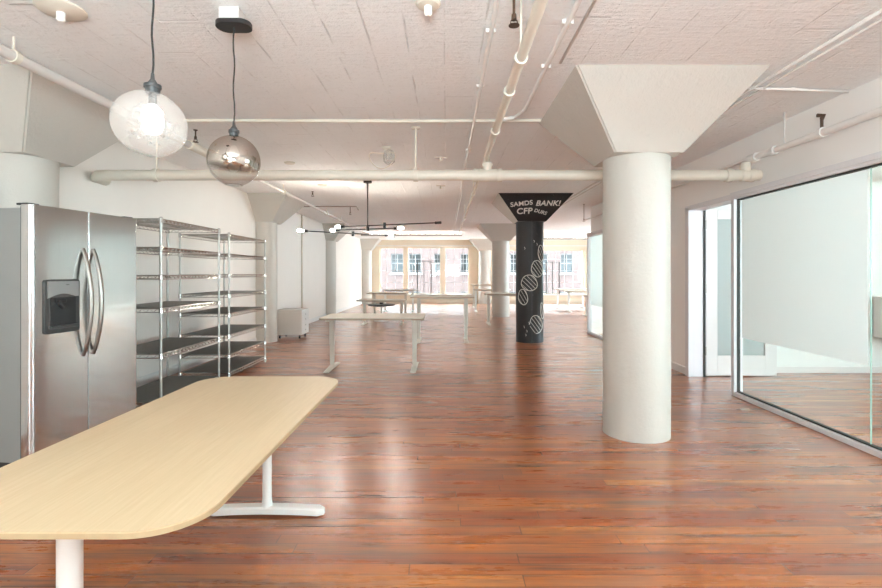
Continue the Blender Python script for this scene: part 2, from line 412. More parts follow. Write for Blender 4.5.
# right outer wall with unseen windows added to light the side rooms and far end
b = B(); WR = [(-2.2, 2.4), (7.2, 10.3), (13.0, 18.3)]; y = YB
for a, c in WR:
    b.box(XR, XR + .2, y, a, 0, CZ); b.box(XR, XR + .2, a, c, 0, .7); b.box(XR, XR + .2, a, c, 2.45, CZ); y = c
b.box(XR, XR + .2, y, YF, 0, CZ)
struct('wall_right', b, 'roomw')
for i, (a, c) in enumerate(WR):
    r = sroot('window_%d' % (5 + i), (XR + .1, 0, 0)); f = B()
    f.box(0, .06, a, a + .06, .7, 2.45).box(0, .06, c - .06, c, .7, 2.45).box(0, .06, a, c, 2.39, 2.45).box(0, .06, a, c, .7, .76)
    k = a + 1.2
    while k < c - .3: f.box(0, .06, k - .03, k + .03, .7, 2.45); k += 1.2
    f.build('window_frame', 'trim', r); B().box(.02, .026, a, c, .7, 2.45).build('pane', 'wglass', r)
# partition line on the right: header, solid piece, cross walls of the side rooms
PW0, PW1 = GX + .02, GX + .14
b = B()
b.box(PW0 + .05, PW1 + .05, YB, 10.75, 2.18, CZ)             # header over all glazing
b.box(PW0, PW1 + .05, 6.37, 6.90, 0, 2.18)                 # solid piece past the door
b.box(PW0, PW1 + .05, YB, 1.2, 0, 2.18)
struct('wall_partition', b, 'wallr')
struct('wall_meeting_room_back', B().box(PW1 + .05, XR, 6.52, 6.62, 0, CZ), 'roomw')
struct('wall_side_room_end', B().box(PW1 - .05, XR, 10.75, 10.85, 0, CZ), 'wallr')
struct('baseboard_partition', B().box(PW0 - .015, PW0, 6.40, 6.88, 0, .10, .004), 'trim')
struct('baseboard_meeting_room', B().box(PW1 + .05, XR, 6.505, 6.52, 0, .085, .004), 'trim')

# glazed partition beside the camera: track, jambs, clear lower glass, frosted film
def glazing(name, label, y0, y1, joint, frosted, post0=True, post1=True, loc=(0, 0, 0)):
    g = thing(name, label, 'glass partition', (GX, y0, 0)); L = y1 - y0
    f = B(); f.box(-.02, .07, 0, L, 0, .045, .004).box(-.02, .07, 0, L, 2.125, 2.18, .004).box(-.035, -.02, 0, L, 2.15, 2.20, .003)
    f.build('track', 'alu', g)
    if post0: B().box(-.025, .075, 0, .055, .04, 2.13, .004).build('post', 'alu', g)
    if post1: B().box(-.025, .075, L - .055, L, .04, 2.13, .004).build('post', 'alu', g)
    q = B(); q.box(.008, .042, .055, L - .055, .045, .058).box(.008, .042, .055, L - .055, 2.112, 2.126).box(.008, .042, L - .061, L - .055, .045, 2.126)
    q.build('gasket', 'gasket' if y0 < 5 else 'alu', g)
    ys = [.055] + [j - y0 for j in joint] + [L - .06]
    for i in range(len(ys) - 1):
        B().box(.020, .030, ys[i] + .003, ys[i + 1] - .003, .05, 2.12).build('glass_panel', 'glass', g)
        if i > 0: B().box(.019, .031, ys[i] - .0015, ys[i] + .0015, .05, 2.12).build('glass_edge', 'gedge', g)
        if i in frosted:
            B().box(.016, .0185, ys[i] + .02, ys[i + 1] - .07, .64, 2.105).build('frosted_film', 'frost', g)
    return g
glazing('glass_partition', 'tall aluminium framed glass partition with frosted film beside the white column', 1.2, 5.34, [3.64], [1])
glazing('glass_partition', 'frosted glass partition seen far behind the big white column', 6.90, 10.75, [8.3, 9.75], [0, 1, 2])
# door frame + open leaf
d = sroot('door_1', (0, 0, 0))
f = B(); f.box(GX - .02, GX + .17, 6.28, 6.37, 0, 2.17, .004).box(GX - .02, GX + .17, 5.34, 6.37, 2.13, 2.19, .004)
f.build('door_frame', 'alu', d)
B().box(GX + .17, GX + .19, 6.27, 6.30, 0, 2.13).build('door_stop', 'gasket', d)
lf = B(); X0, X1, Ya, Yb, Z0, Z1 = 3.35, 4.26, 6.29, 6.335, .012, 2.15
gx0, gx1, gz0, gz1 = X0 + .15, X1 - .15, .27, 2.02
lf.box(X0, gx0, Ya, Yb, Z0, Z1, .003).box(gx1, X1, Ya, Yb, Z0, Z1, .003).box(gx0, gx1, Ya, Yb, Z0, gz0, .003).box(gx0, gx1, Ya, Yb, gz1, Z1, .003)
leaf = lf.build('door_leaf', 'trim', d)
B().box(gx0, gx1, Ya + .015, Ya + .03, gz0, gz1).build('door_glass', 'frost2', leaf)
for z in (.33, 1.13, 1.95): B().box(X0 - .075, X0 + .004, Ya - .004, Ya + .012, z - .055, z + .055, .002).rod((X0 - .01, Ya - .008, z - .055), (X0 - .01, Ya - .008, z + .055), .009).build('hinge', 'hinge', d)
hb = B(); hb.box(X1 - .09, X1 - .04, Ya - .006, Ya, .98, 1.16, .002).rod((X1 - .065, Ya - .05, 1.07), (X1 - .065, Ya, 1.07), .01).rod((X1 - .065, Ya - .05, 1.07), (X1 - .18, Ya - .05, 1.07), .01)
hb.build('door_handle', 'hinge', leaf)
# side room contents
w = thing('wall_cabinet', 'white wall cabinet hanging above the floor behind the clear glass', 'cabinet', (5.68, 6.02, .48))
B().box(0, 1.8, .0, .48, 0, .54, .006).build('body', 'trim', w)
for k in range(3): B().box(.006 + .6 * k, .594 + .6 * k, -.02, 0, .006, .534, .004).build('door', 'trim', w)
w = thing('linear_ceiling_light', 'lit white linear light high in the room behind clear glass', 'lamp', (5.6, 6.1, 2.5))
B().box(0, 2.0, 0, .14, .02, .09, .004).build('housing', 'trim', w); B().box(.02, 1.98, .01, .13, 0, .02).build('diffuser', 'tube', w)
B().rod((.3, .07, .09), (.3, .07, CZ - 2.5), .004).build('hanger', 'alu', w)
B().rod((1.7, .07, .09), (1.7, .07, CZ - 2.5), .004).build('hanger', 'alu', w)

# ------------------------------------------------------------------ columns
R, HC = .265, .68
def column(x, y, label, black=False, group=None, zb=2.27):
    c = thing('column', label, 'column', (x, y, 0), 0, group)
    s_ = B(); n = 48; secs = []
    for i, z in enumerate((0, .02, .5, 1.0, 1.5, 2.0, zb + .03)):
        secs.append([((R + .002 * math.sin(5 * a + i * 1.7)) * math.cos(a), (R + .002 * math.sin(5 * a + i * 1.7)) * math.sin(a), z) for a in [2 * PI * k / n for k in range(n)]])
    s_.loft(secs, smooth=True); s_.build('shaft', 'black' if black else 'col', c)
    k = B(); r0 = R + .005
    k.loft([[(-r0, -r0, zb), (r0, -r0, zb), (r0, r0, zb), (-r0, r0, zb)], [(-HC, -HC, CZ), (HC, -HC, CZ), (HC, HC, CZ), (-HC, HC, CZ)]])
    k.bm.normal_update(); bmesh.ops.recalc_face_normals(k.bm, faces=k.bm.faces[:])
    if black:
        for f_ in k.bm.faces:
            if f_.normal.y < -.5 or f_.normal.z < -.9: f_.material_index = 1
    es = [e for e in k.bm.edges if abs(e.verts[0].co.z - e.verts[1].co.z) > .2]
    if not black: bmesh.ops.bevel(k.bm, geom=es, offset=.012, segments=2, affect='EDGES')
    k.build('capital', ['cap', 'black'], c)
    return c
column(1.59, 4.08, 'nearest thick white round column with a flared square capital')
blackcol = column(1.645, 9.53, 'black chalkboard painted column with chalk drawings and lettering', True, zb=2.31)
column(1.70, 14.97, 'cream round column standing just behind and left of the black one', zb=2.30)
column(1.72, 21.3, 'cream column against the far window wall between the windows', zb=2.30)
column(-3.54, 4.07, 'white column half hidden behind the steel refrigerator', zb=2.27)
column(-3.54, 9.53, 'white column in the left wall beside the low rolling cabinet', zb=2.30)
column(-3.60, 14.97, 'white column in the left wall farther back, past the cabinet', zb=2.30)
column(-3.45, 21.3, 'cream column in the far left corner by the windows', zb=2.30)

# chalk lettering on the slanted front of the black capital
slope = math.atan2(HC - R, CZ - 2.31)          # lean of the face from vertical
def lettering(txt, px, py, hpx, rot, shear=0):
    cu = bpy.data.curves.new('lettering', 'FONT'); cu.body = txt; cu.align_x = 'CENTER'; cu.align_y = 'CENTER'
    cu.size = 1; cu.extrude = .02; cu.offset = .018; cu.shear = shear; cu.space_character = 1.02
    o = bpy.data.objects.new('tmp', cu); COL.objects.link(o)
    dg = bpy.context.evaluated_depsgraph_get(); me = bpy.data.meshes.new_from_object(o.evaluated_get(dg))
    bpy.data.objects.remove(o)
    l = bpy.data.objects.new('chalk_lettering', me); COL.objects.link(l); me.materials.clear(); me.materials.append(M['chalk'])
    # locate on the face: y_local = -(r0 + (z-2.31)*k)
    k = (HC - R) / (CZ - 2.31); z = 2.5
    for _ in range(20):
        Y = 9.53 - (R + .005 + (z - 2.31) * k); z = E + (VY - py) * Y / F
    x = (px - VX) * Y / F - 1.645
    hs = hpx * Y / F / math.cos(0) / .72 * 1.25
    l.parent = blackcol; l.location = (x, Y - 9.53 - .006, z)
    l.rotation_euler = Matrix.Rotation(PI / 2 + slope, 3, 'X').to_euler() if False else (Matrix.Rotation(PI / 2 + slope, 3, 'X') @ Matrix.Rotation(math.radians(rot), 3, 'Z')).to_euler()
    l.scale = (hs * .95, hs, .1)
    return l
lettering('SAMDS', 521.5, 203.8, 4.3, 8)
lettering('BANK!', 548, 203.5, 5.0, 0, .15)
lettering('CFP', 524.5, 211.3, 5.6, 3)
lettering('DURS', 540.5, 212.0, 3.2, -18)
# chalk spiral drawing wrapped round the shaft
ch = B(); PXS = 9.27 / F
def onshaft(px, py):
    a = max(-.985, min(.985, (px - 529.3) * PXS / R)); th = math.asin(a)
    return ((R + .004) * math.sin(th), -(R + .004) * math.cos(th), E - (py - 273) * PXS)
def lobe(x0, x1, y0, y1, tilt=.25, hatch=6, a0=0, a1=2 * PI):
    cx, cy, rx, ry = (x0 + x1) / 2, (y0 + y1) / 2, (x1 - x0) / 2, (y1 - y0) / 2
    q = lambda a: (cx + rx * math.cos(a) * (1 + .06 * math.sin(3 * a)) + tilt * ry * math.sin(a) * .3, cy + ry * math.sin(a))
    pts = [onshaft(*q(a0 + (a1 - a0) * k / 28)) for k in range(29)]
    ch.tube(pts, .0062, 5)
    for h in range(hatch):
        t = -.8 + 1.6 * h / (hatch - 1); w_ = math.sqrt(1 - t * t) * .95
        # lines along (1,1) direction, offset along (1,-1)
        p0 = (cx + rx * (t * .7 - w_ * .7), cy + ry * (-t * .7 - w_ * .7)); p1 = (cx + rx * (t * .7 + w_ * .7), cy + ry * (-t * .7 + w_ * .7))
        ch.tube([onshaft(p0[0] + (p1[0] - p0[0]) * k / 5, p0[1] + (p1[1] - p0[1]) * k / 5) for k in range(6)], .0040, 4)
lobe(535.6, 542.2, 245, 261, hatch=4); lobe(528.6, 541.0, 260.5, 277, hatch=5); lobe(519.3, 534.6, 275, 290.8, hatch=5)
lobe(516.9, 525, 289.4, 305, hatch=4); lobe(527, 540.2, 315.5, 333.5, hatch=5, a0=-PI, a1=PI * .55); lobe(538.5, 542.2, 303, 319.5, hatch=3)
for (x, y) in ((521.5, 326), (524, 330), (526, 322), (523, 334), (534, 243), (522, 247), (531, 240)):
    ch.tube([onshaft(x, y), onshaft(x + .8, y + 1.3), onshaft(x + .3, y + 2.4)], .004, 4)
ch.build('chalk_drawing', 'chalk', blackcol)
B().box(-.004, .004, -R - .004, -R + .01, .02, 2.3).build('seam', simple('seam_grey', (.06, .06, .065), .6), blackcol)

# ------------------------------------------------------------------ pipes and ceiling fittings
MY, MZ = 4.86, 2.30
p = thing('sprinkler_main_pipe', 'thick cream pipe running straight across the room under the ceiling', 'pipe', (0, MY, MZ))
B().tube([(-3.56, .28, -.0), (-3.53, .10, 0), (-3.46, .03, 0), (-3.36, 0, 0), (3.12, 0, 0)], .053, 20).build('pipe', 'pipe', p)
for x in (-2.86, -.29, .30, .54):
    B().tube([(x - .022, 0, 0), (x + .022, 0, 0)], .066, 20).build('clamp', 'pipe', p)
for x in (-2.86, -.29):
    B().rod((x, 0, .06), (x, 0, CZ - MZ - .005), .009).lathe([(0, CZ - MZ - .02), (.045, CZ - MZ - .015), (.045, CZ - MZ), (0, CZ - MZ)], (x, 0, 0), 16).build('hanger_rod', 'pipe', p)
B().tube([(.33, 0, 0), (.51, 0, 0)], .062, 20).tube([(.42, 0, 0), (.42, 0, .11)], .045, 16).tube([(.42, 0, .085), (.42, 0, .115)], .055, 16).build('tee_fitting', 'pipe', p)
B().tube([(2.78, 0, 0), (2.84, 0, 0)], .066, 20).build('coupling', 'pipe', p)
B().tube([(3.0, 0, 0), (3.06, 0, 0)], .066, 20).tube([(2.98, 0, 0), (2.98, 0, .12)], .05, 16).tube([(2.93, 0, 0), (3.05, 0, 0)], .06, 20).build('end_tee_fitting', 'pipe', p)

p = thing('sprinkler_branch_pipe', 'cream branch pipe running from above the camera to the tee on the main pipe', 'pipe', (.42, 0, 2.46))
B().tube([(-.02, -1, .0), (-.02, 4.74, 0), (0, MY - .02, -.008), (0, MY, -.034)], .027, 14).build('pipe', 'pipe', p)
for y in (2.58, 3.05, 3.9): B().tube([(-.02, y - .015, 0), (-.02, y + .015, 0)], .036, 14).build('coupling', 'pipe', p)
B().tube([(-.02, 2.58, .02), (.10, 2.60, .30)], .010, 8).rod((-.02, 2.58, 0), (-.02, 2.58, .312), .007).build('hanger_bracket', 'pipe', p)
p = thing('sprinkler_branch_pipe', 'thinner pipe continuing beyond the main pipe toward the far windows', 'pipe', (.42, MY, 2.50))
B().tube([(0, .06, 0), (0, 9.5, .02)], .018, 10).build('pipe', 'pipe', p)
for y in (2.4, 5.6): B().rod((0, y, 0), (0, y, CZ - 2.5), .006).tube([(0, y - .02, 0), (0, y + .02, 0)], .028, 10).build('hanger_rod', 'pipe', p)

def conduit(label, pts, r, mat='pipew', clamps=(), name='conduit'):
    p = thing(name, label, 'conduit' if name == 'conduit' else 'pipe', pts[0])
    o = Vector(pts[0]); P = [Vector(q) - o for q in pts]
    B().tube(P, r, 10).build('tube', mat, p)
    for c in clamps:
        c = Vector(c) - o; B().box(c.x - r * 2.0, c.x + r * 2.0, c.y - .012, c.y + .012, c.z - r * .4, c.z + r * 1.2).build('strap', mat, p)
    return p
ZC = CZ - .02
conduit('silver conduit along the ceiling just left of the branch pipe', [(.27, 0, ZC - .02), (.27, 8.2, ZC - .02), (.29, 8.6, ZC - .02), (.29, 16.5, ZC - .02)], .014, 'pipew', [(.27, 2.9, ZC), (.27, 3.75, ZC), (.27, 5.7, ZC)])
conduit('white conduit along the ceiling between the branch pipe and nearest column capital', [(.70, 0, ZC), (.70, 4.3, ZC), (.64, 4.5, ZC), (.5, 4.55, ZC)], .016, 'pipew', [(.70, 2.8, ZC), (.70, 3.4, ZC)])
conduit('second thin conduit hugging the ceiling right of the white one', [(.79, 0, CZ - .009), (.79, 3.35, CZ - .009)], .009, 'pipew')
conduit('cream conduit crossing the ceiling from side to side before the main pipe', [(-2.45, 4.60, CZ-.015), (-.1, 4.62, CZ-.015), (.9, 4.60, CZ-.015)], .015, 'pipe', [(-2.2, 4.60, ZC), (-.75, 4.61, ZC)])
conduit('white pipe on the ceiling along the right edge of the nearest capital', [(2.34, 0, ZC - .02), (2.34, 13, ZC - .02)], .013, 'pipec', [(2.34, 3.75, ZC - .02)])
conduit('second white pipe beside it on the ceiling right of the column', [(2.46, 0, ZC), (2.46, 12, ZC)], .009, 'pipec')
conduit('short thin conduit on the ceiling leading to the glazed wall', [(2.36, 3.78, ZC), (3.17, 3.85, ZC)], .011, 'pipew', [(2.7, 3.81, ZC)])
conduit('thin wire conduit across the ceiling above the black chandelier', [(-3.55, 10.5, ZC), (-1.9, 10.5, ZC), (-1.85, 10.5, ZC - .08)], .012, 'grey')
conduit('vertical white conduit dropping down the left wall behind the low cabinet', [(-3.56, 12.2, CZ), (-3.56, 12.2, 0)], .02, 'pipe')

p = thing('left_sprinkler_pipe', 'long pipe under the ceiling along the left wall toward the windows', 'pipe', (-2.64, 0, 2.655))
p.name = 'sprinkler_pipe'
B().tube([(0, 0, 0), (0, 5.15, 0)], .034, 14).build('pipe', 'pipec', p)
B().tube([(0, 5.05, 0), (0, 5.75, 0)], .047, 14).build('coupling', 'pipe', p)
B().tube([(0, 5.7, 0), (0, 16.6, .0)], .024, 12).build('thin_pipe', 'pipec', p)
for y in (3.0, 8.0, 10.9, 12.4): B().rod((0, y, 0), (0, y, CZ - 2.655), .007).tube([(0, y - .02, 0), (0, y + .02, 0)], .043, 12).build('hanger_rod', 'pipe', p)
p = thing('wall_sprinkler_pipe', 'white pipe high along the wall above the glass partition', 'pipe', (3.06, 0, 2.47))
p.name = 'sprinkler_pipe'
B().tube([(0, 0, -.01), (0, MY + .02, 0)], .030, 14).build('pipe', 'pipew', p)
B().tube([(.02, MY, .02), (.02, 10.9, .02)], .017, 12).build('thin_pipe', 'pipew', p)
B().tube([(0, MY - .06, 0), (0, MY + .06, 0)], .044, 14).build('tee_fitting', 'pipew', p)
for y in (4.55, 3.98): B().tube([(0, y - .02, 0), (0, y + .02, 0)], .042, 14).build('coupling', 'pipew', p)
B().rod((0, 4.42, .02), (0, 4.42, CZ - 2.47), .006).build('hanger_rod', 'pipew', p)
B().rod((0, 3.98, .03), (0, 3.98, .13), .012).tube([(0, 3.98, .11), (.02, 3.98, .14), (-.035, 3.98, .14)], .016, 8).build('valve', 'brass', p)
B().rod((0, 8.9, .02), (0, 8.9, CZ - 2.47), .006).build('hanger_rod', 'pipew', p)

def sprink(label, x, y, z, top, mat='pipew', group=None):
    s_ = thing('fire_sprinkler', label, 'sprinkler', (x, y, z), 0, group)
    B().rod((0, 0, .03), (0, 0, top - z + .003), .007).lathe([(0, top - z), (.022, top - z), (.018, top - z - .008), (0, top - z - .008)], (0, 0, 0), 14).lathe([(0, .05), (.012, .05), (.014, .02), (0, .02)], (0, 0, 0), 12).build('body', mat, s_)
    B().lathe([(0, 0), (.028, .003), (.028, .006), (0, .008)], (0, 0, -.012), 16).tube([(-.014, 0, .02), (-.018, 0, .005), (0, 0, -.008), (.018, 0, .005), (.014, 0, .02)], .003, 6).build('deflector', mat, s_)
sprink('dark brass sprinkler head beside the branch pipe near the top', .352, 2.50, 2.60, CZ, 'brass')
sprink('dark sprinkler head on the ceiling left of the chandelier rod', -2.35, 8.7, 2.70, CZ, 'brass')
sprink('small dark sprinkler behind the clear globe, over the left pipe', -2.52, 4.95, 2.66, CZ, 'brass')
sprink('dark hooked sprinkler above the chandelier left bulbs', -2.05, 10.6, 2.60, CZ, 'brass')
sprink('sprinkler head hanging above the far white partition header', 2.92, 10.3, 2.42, CZ, 'grey')
def bracket(label, x, y):
    s_ = thing('ceiling_bracket', label, 'bracket', (x, y, CZ))
    B().box(-.075, .075, -.008, .008, -.010, 0).rod((0, 0, -.045), (0, 0, 0), .012).lathe([(0, -.05), (.02, -.05), (.024, -.035), (0, -.03)], (0, 0, 0), 12).build('plate', 'pipe', s_)
bracket('small cross shaped bracket on the ceiling just above the main pipe', -.05, 6.1)
bracket('small cross shaped bracket on the ceiling just below the main pipe', -.07, 8.1)
def ceil_disc(label, x, y, r, bulb=True):
    s_ = thing('ceiling_lamp_base', label, 'lamp', (x, y, CZ))
    B().lathe([(0, 0), (r, 0), (r, -.008), (r * .85, -.02), (0, -.024)], (0, 0, 0), 32).build('plate', 'pipe', s_)
    if bulb:
        B().lathe([(.022, -.02), (.022, -.05), (.018, -.055), (0, -.055)], (0, 0, 0), 16).build('socket', 'pipew', s_)
        B().lathe([(0, -.035), (.014, -.04), (.022, -.055), (.022, -.062), (.014, -.072), (0, -.075)], (0, 0, 0), 16).build('bulb', 'ubulb', s_)
ceil_disc('round cream ceiling lamp plate with bulb in the upper left corner', -2.10, 2.68, .12)
ceil_disc('round cream ceiling lamp plate at the top centre beside the silver conduit', -.09, 2.62, .068, True)
ceil_disc('small round blank plate on the ceiling right of the mirrored globe', -2.03, 6.4, .07, False)
ceil_disc('small round blank plate on the ceiling left of the chandelier canopy', -2.0, 8.0, .08, False)
# caged glass light
g = thing('caged_ceiling_light', 'glass ceiling light in a bent wire guard beside the hanger rod', 'lamp', (-.69, 5.62, CZ))
B().lathe([(0, 0), (.05, 0), (.05, -.02), (.02, -.03), (.02, -.06), (0, -.06)], (.02, 0, 0), 16).build('base', 'pipe', g)
B().lathe([(.02, -.05), (.05, -.07), (.07, -.12), (.065, -.19), (.03, -.22), (0, -.225)], (.05, 0, .02), 20).build('glass_shade', 'seeded', g)
pts = [(-.03 + .15 * math.cos(a), .05 * math.sin(a), -.13 + .10 * math.sin(a) + .03 * math.cos(2 * a)) for a in [2 * PI * k / 28 for k in range(28)]]
B().tube(pts, .006, 6, closed=True).rod((.02, 0, -.02), (.06, 0, -.06), .006).build('wire_guard', 'pipe', g)
# linear uplights near the windows
for lab, x0, x1, y, z in (('long grey brown linear uplight under the ceiling before the left far window', -2.95, .60, 17.2, 2.63), ('shorter grey linear uplight under the ceiling before the right far window', 3.45, 5.6, 17.2, 2.50)):
    p = thing('linear_uplight', lab, 'lamp', (x0, y, z)); L = x1 - x0
    B().box(0, L, -.03, .03, 0, .07, .005).build('housing', 'grey', p)
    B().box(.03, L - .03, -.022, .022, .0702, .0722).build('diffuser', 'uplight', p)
    for k in (.15, .5, .85): B().rod((L * k, 0, .07), (L * k, 0, CZ - z + .003), .008).build('bracket', 'grey', p)

# ------------------------------------------------------------------ globe pendants
def pendant(label, x, y, zc, gmat, shape, lit, capr=.034, canopy_r=.085):
    p = thing('globe_pendant', label, 'pendant lamp', (x, y, zc))
    top = CZ - zc; R_, rz_, ang, dx = shape
    a = math.radians(ang); mt = Matrix.Rotation(a, 3, 'Y')
    B().box(-.065, .045, -.045, .045, top - .075, top, .004).rod((-.012, -.047, top - .04), (-.012, -.044, top - .04), .012).build('junction_box', 'pipec', p)
    B().prism(rrect(-.095, .095, -.06, .06, .055), top - .095, top - .07, smooth=False).build('canopy', 'blk', p)
    gt = rz_ + .005
    pts = [(dx + .004 * math.sin(k * 1.1), 0, gt + .07 + (top - .09 - gt - .07) * k / 12) for k in range(13)]
    B().tube(pts, .0042, 8).build('cord', 'cord', p)
    B().lathe([(0, .075), (.006, .075), (.009, .05), (.018, .036), (.020, .030), (capr, .026), (capr, .012), (capr * .88, .010), (capr * .8, -.012), (0, -.012)], (dx, 0, gt), 24).build('cap', 'dkpl', p)
    prof = []; n = 24
    for k in range(n + 1):
        t = math.pi * k / n
        prof.append((max(.0, R_ * math.sin(t)), rz_ * math.cos(t)))
    prof[0] = (.022, rz_ * .995)
    g_ = B().lathe(prof[:-2] + [(R_ * .30, -rz_ * .955)], (0, 0, 0), 48, mat=mt).build('glass_globe', gmat, p)
    ring = B().tube([tuple(mt @ Vector((R_ * .32 * math.cos(t), R_ * .32 * math.sin(t), -rz_ * .95))) for t in [2 * PI * k / 32 for k in range(32)]], .0035, 6, closed=True)
    ring.build('globe_rim', 'glass', p)
    B().lathe([(.016, 0), (.016, -.045), (.012, -.05), (0, -.05)], (dx, 0, gt - .01), 16).build('socket', 'blk', p)
    bt = gt - .055
    if lit:
        B().lathe([(0, 0), (.013, -.003), (.030, -.022), (.040, -.035), (.040, -.10), (.032, -.122), (.012, -.13), (0, -.13)], (dx, 0, bt), 24).build('bulb', 'bulb', p)
    else:
        B().lathe([(0, 0), (.012, -.004), (.03, -.05), (.03, -.07), (.018, -.09), (0, -.095)], (dx, 0, bt), 24).build('bulb', 'ubulb', p)
    return p
pendant('larger clear seeded glass globe pendant with a lit bulb, left of the pair', -1.264, 2.10, 1.968, 'seeded', (.146, .137, 20, .011), True)
pendant('smaller half mirrored glass globe pendant on black cord, right of the pair', -1.163, 2.70, 1.947, 'mirror', (.138, .138, 0, 0), False, .028)

# ------------------------------------------------------------------ stick chandelier
HX, HY = -1.215, 7.70
def P3(px, py, z):
    Y = (z - E) * F / (VY - py); return Vector(((px - VX) * Y / F, Y, z))
c = thing('stick_chandelier', 'black stick chandelier with small glowing bulbs hanging over the desks', 'chandelier', (HX, HY, 2.0))
O = Vector((HX, HY, 2.0))
B().lathe([(0, CZ - 2.0), (.065, CZ - 2.0), (.065, CZ - 2.03), (0, CZ - 2.035)], (0, 0, 0), 24).build('canopy', 'blk', c)
B().rod((0, 0, 0), (0, 0, CZ - 2.03), .009).build('rod', 'blk', c)
arms = [((336, 226.9), (441, 222.6), 2.055, 'L'), ((331, 230.2), (403, 228.0), 2.02, 'LR'), ((298, 230.6), (392.5, 235.6), 1.985, 'LR')]
def lerp(a, b, t): return a + (b - a) * t
hubs = []
for (a, b_, z, ends) in arms:
    A, D = P3(*a, z) - O, P3(*b_, z) - O; u = (D - A).normalized(); LL = (D - A).length
    arm = B().rod(tuple(A + u * .09), tuple(D - u * .09), .0085).build('arm', 'blk', c)
    for e, s_ in ((A, 1), (D, -1)):
        q = u * s_
        lit = ('L' in ends if s_ == 1 else 'R' in ends)
        if lit:
            B().rod(tuple(e + q * .085), tuple(e + q * .15), .02, 12).build('socket', 'blk', arm)
            B().tube([tuple(e - q * .01), tuple(e), tuple(e + q * .025), tuple(e + q * .06), tuple(e + q * .085)], [.006, .016, .023, .019, .012], 12).build('bulb', 'bulb2', arm)
        else:
            B().rod(tuple(e + q * .0), tuple(e + q * .09), .02, 12).build('socket', 'blk', arm)
    hubs.append((A, D))
B().rod((0, 0, -.01), (0, 0, .075), .024, 14).build('hub', 'blk', c)
for i, px in ((0, 384.8), (2, 353)):
    A, D = hubs[i]; best = min([lerp(A, D, k / 200) for k in range(201)], key=lambda q: abs(VX + F * (q.x + O.x) / (q.y + O.y) - px))
    B().rod((best.x, best.y, best.z - .045), (best.x, best.y, best.z + .035), .022, 14).build('hub', 'blk', c)
A, D = hubs[0]; B().rod((0, 0, .055), tuple(lerp(A, D, .35)), .006).build('link', 'blk', c)

# ------------------------------------------------------------------ refrigerator
TH = math.radians(9)
f_ = thing('refrigerator', 'stainless steel side by side refrigerator with ice dispenser', 'refrigerator', (-2.744, 3.24, 0), PI / 2 - TH)
FW, FH, FD = .91, 1.787, .60
B().box(.004, FW - .004, .075, FD, .06, FH - .02, .006).build('cabinet', 'fside', f_)
B().box(.02, FW - .02, .09, FD - .05, .0, .06).build('kick_base', 'blkpl', f_)
def fdoor(x0, x1):
    prof = []; xs_ = sorted([x0 + .035 * (1 - math.cos(PI / 2 * k / 8)) for k in range(9)] + [x0 + .15 + (x1 - x0 - .3) * k / 4 for k in range(5)] + [x1 - .018 * (1 - math.cos(PI / 2 * k / 8)) for k in range(9)] + [x0 + .002, x0 + .006, x1 - .006])
    for x in xs_:
        
        xa, xb = x - x0, x1 - x; ra = .035 if x0 == 0 else .003; rb = .003 if x0 == 0 else .018
        y = -.004 + (ra - math.sqrt(max(0, ra * ra - (ra - xa) ** 2)) if xa < ra else 0) * .8 + (rb - math.sqrt(max(0, rb * rb - (rb - xb) ** 2)) if xb < rb else 0) * .8
        prof.append((x, y))
    poly = prof + [(x1, .07), (x0, .07)]
    return B().prism(poly, .075, FH, smooth=True)
d1 = fdoor(.0, .433).build('freezer_door', 'steel', f_); d2 = fdoor(.441, FW).build('fresh_food_door', 'steel', f_)
B().box(.003, FW - .003, .066, .078, .08, FH - .012).build('door_gasket', 'blkpl', f_)
for d_, x, ox in ((d1, .39, 0), (d2, .478, 0)):
    pts = []
    for k in range(17):
        t = k / 16; z = .72 + .79 * t; y = -.004 - .072 * math.sin(math.pi * t) ** .75
        pts.append((x, y, z))
    h = B().tube(pts, [.013 + .005 * math.sin(PI * k / 16) for k in range(17)], 12)
    h.build('handle', 'handle', d_)
dx0, dx1, dz0, dz1 = .088, .352, .91, 1.285
q = B().prism([(x, z) for x, z in rrect(dx0, dx1, dz0, dz1, .02)], 0, .022)
for v in q.bm.verts: v.co = Vector((v.co.x, -.014 + .022 - v.co.z * 1.0 - .002, v.co.y))
disp = q.build('dispenser', 'dkpl', d1)
q = B()                                  # silver control panel with arched lower edge
poly = [(dx0 + .015, 1.272), (dx1 - .012, 1.272), (dx1 - .012, 1.165)] + [(dx1 - .012 - (dx1 - dx0 - .027) * k / 10, 1.155 + .030 * math.sin(PI * k / 10)) for k in range(1, 10)] + [(dx0 + .015, 1.155)]
q.prism(poly, 0, .006)
for v in q.bm.verts: v.co = Vector((v.co.x, -.016 - v.co.z, v.co.y))
q.build('control_panel', 'silver', disp)
B().box(dx0 + .035, dx1 - .03, -.0175, -.015, .965, 1.16, .002).build('recess', 'blkpl', disp)
B().box(dx0 + .15, dx1 - .09, -.024, -.0215, 1.245, 1.249).build('badge_line', 'dkpl', disp)
B().tube([(dx0 + .1, -.018, 1.14), (dx0 + .1, -.026, 1.115), (dx0 + .125, -.026, 1.085)], .012, 10).box(dx0 + .07, dx0 + .15, -.03, -.018, 1.12, 1.15, .005).build('paddle', 'blkpl', disp)
B().box(dx0 + .025, dx1 - .02, -.040, -.012, .945, .965, .004).build('drip_tray', 'dkpl', disp)
B().box(.01, .09, .03, .12, FH - .002, FH + .012, .003).build('hinge_cover', 'blkpl', f_)
B().box(FW - .09, FW - .01, .03, .12, FH - .002, FH + .012, .003).build('hinge_cover', 'blkpl', f_)

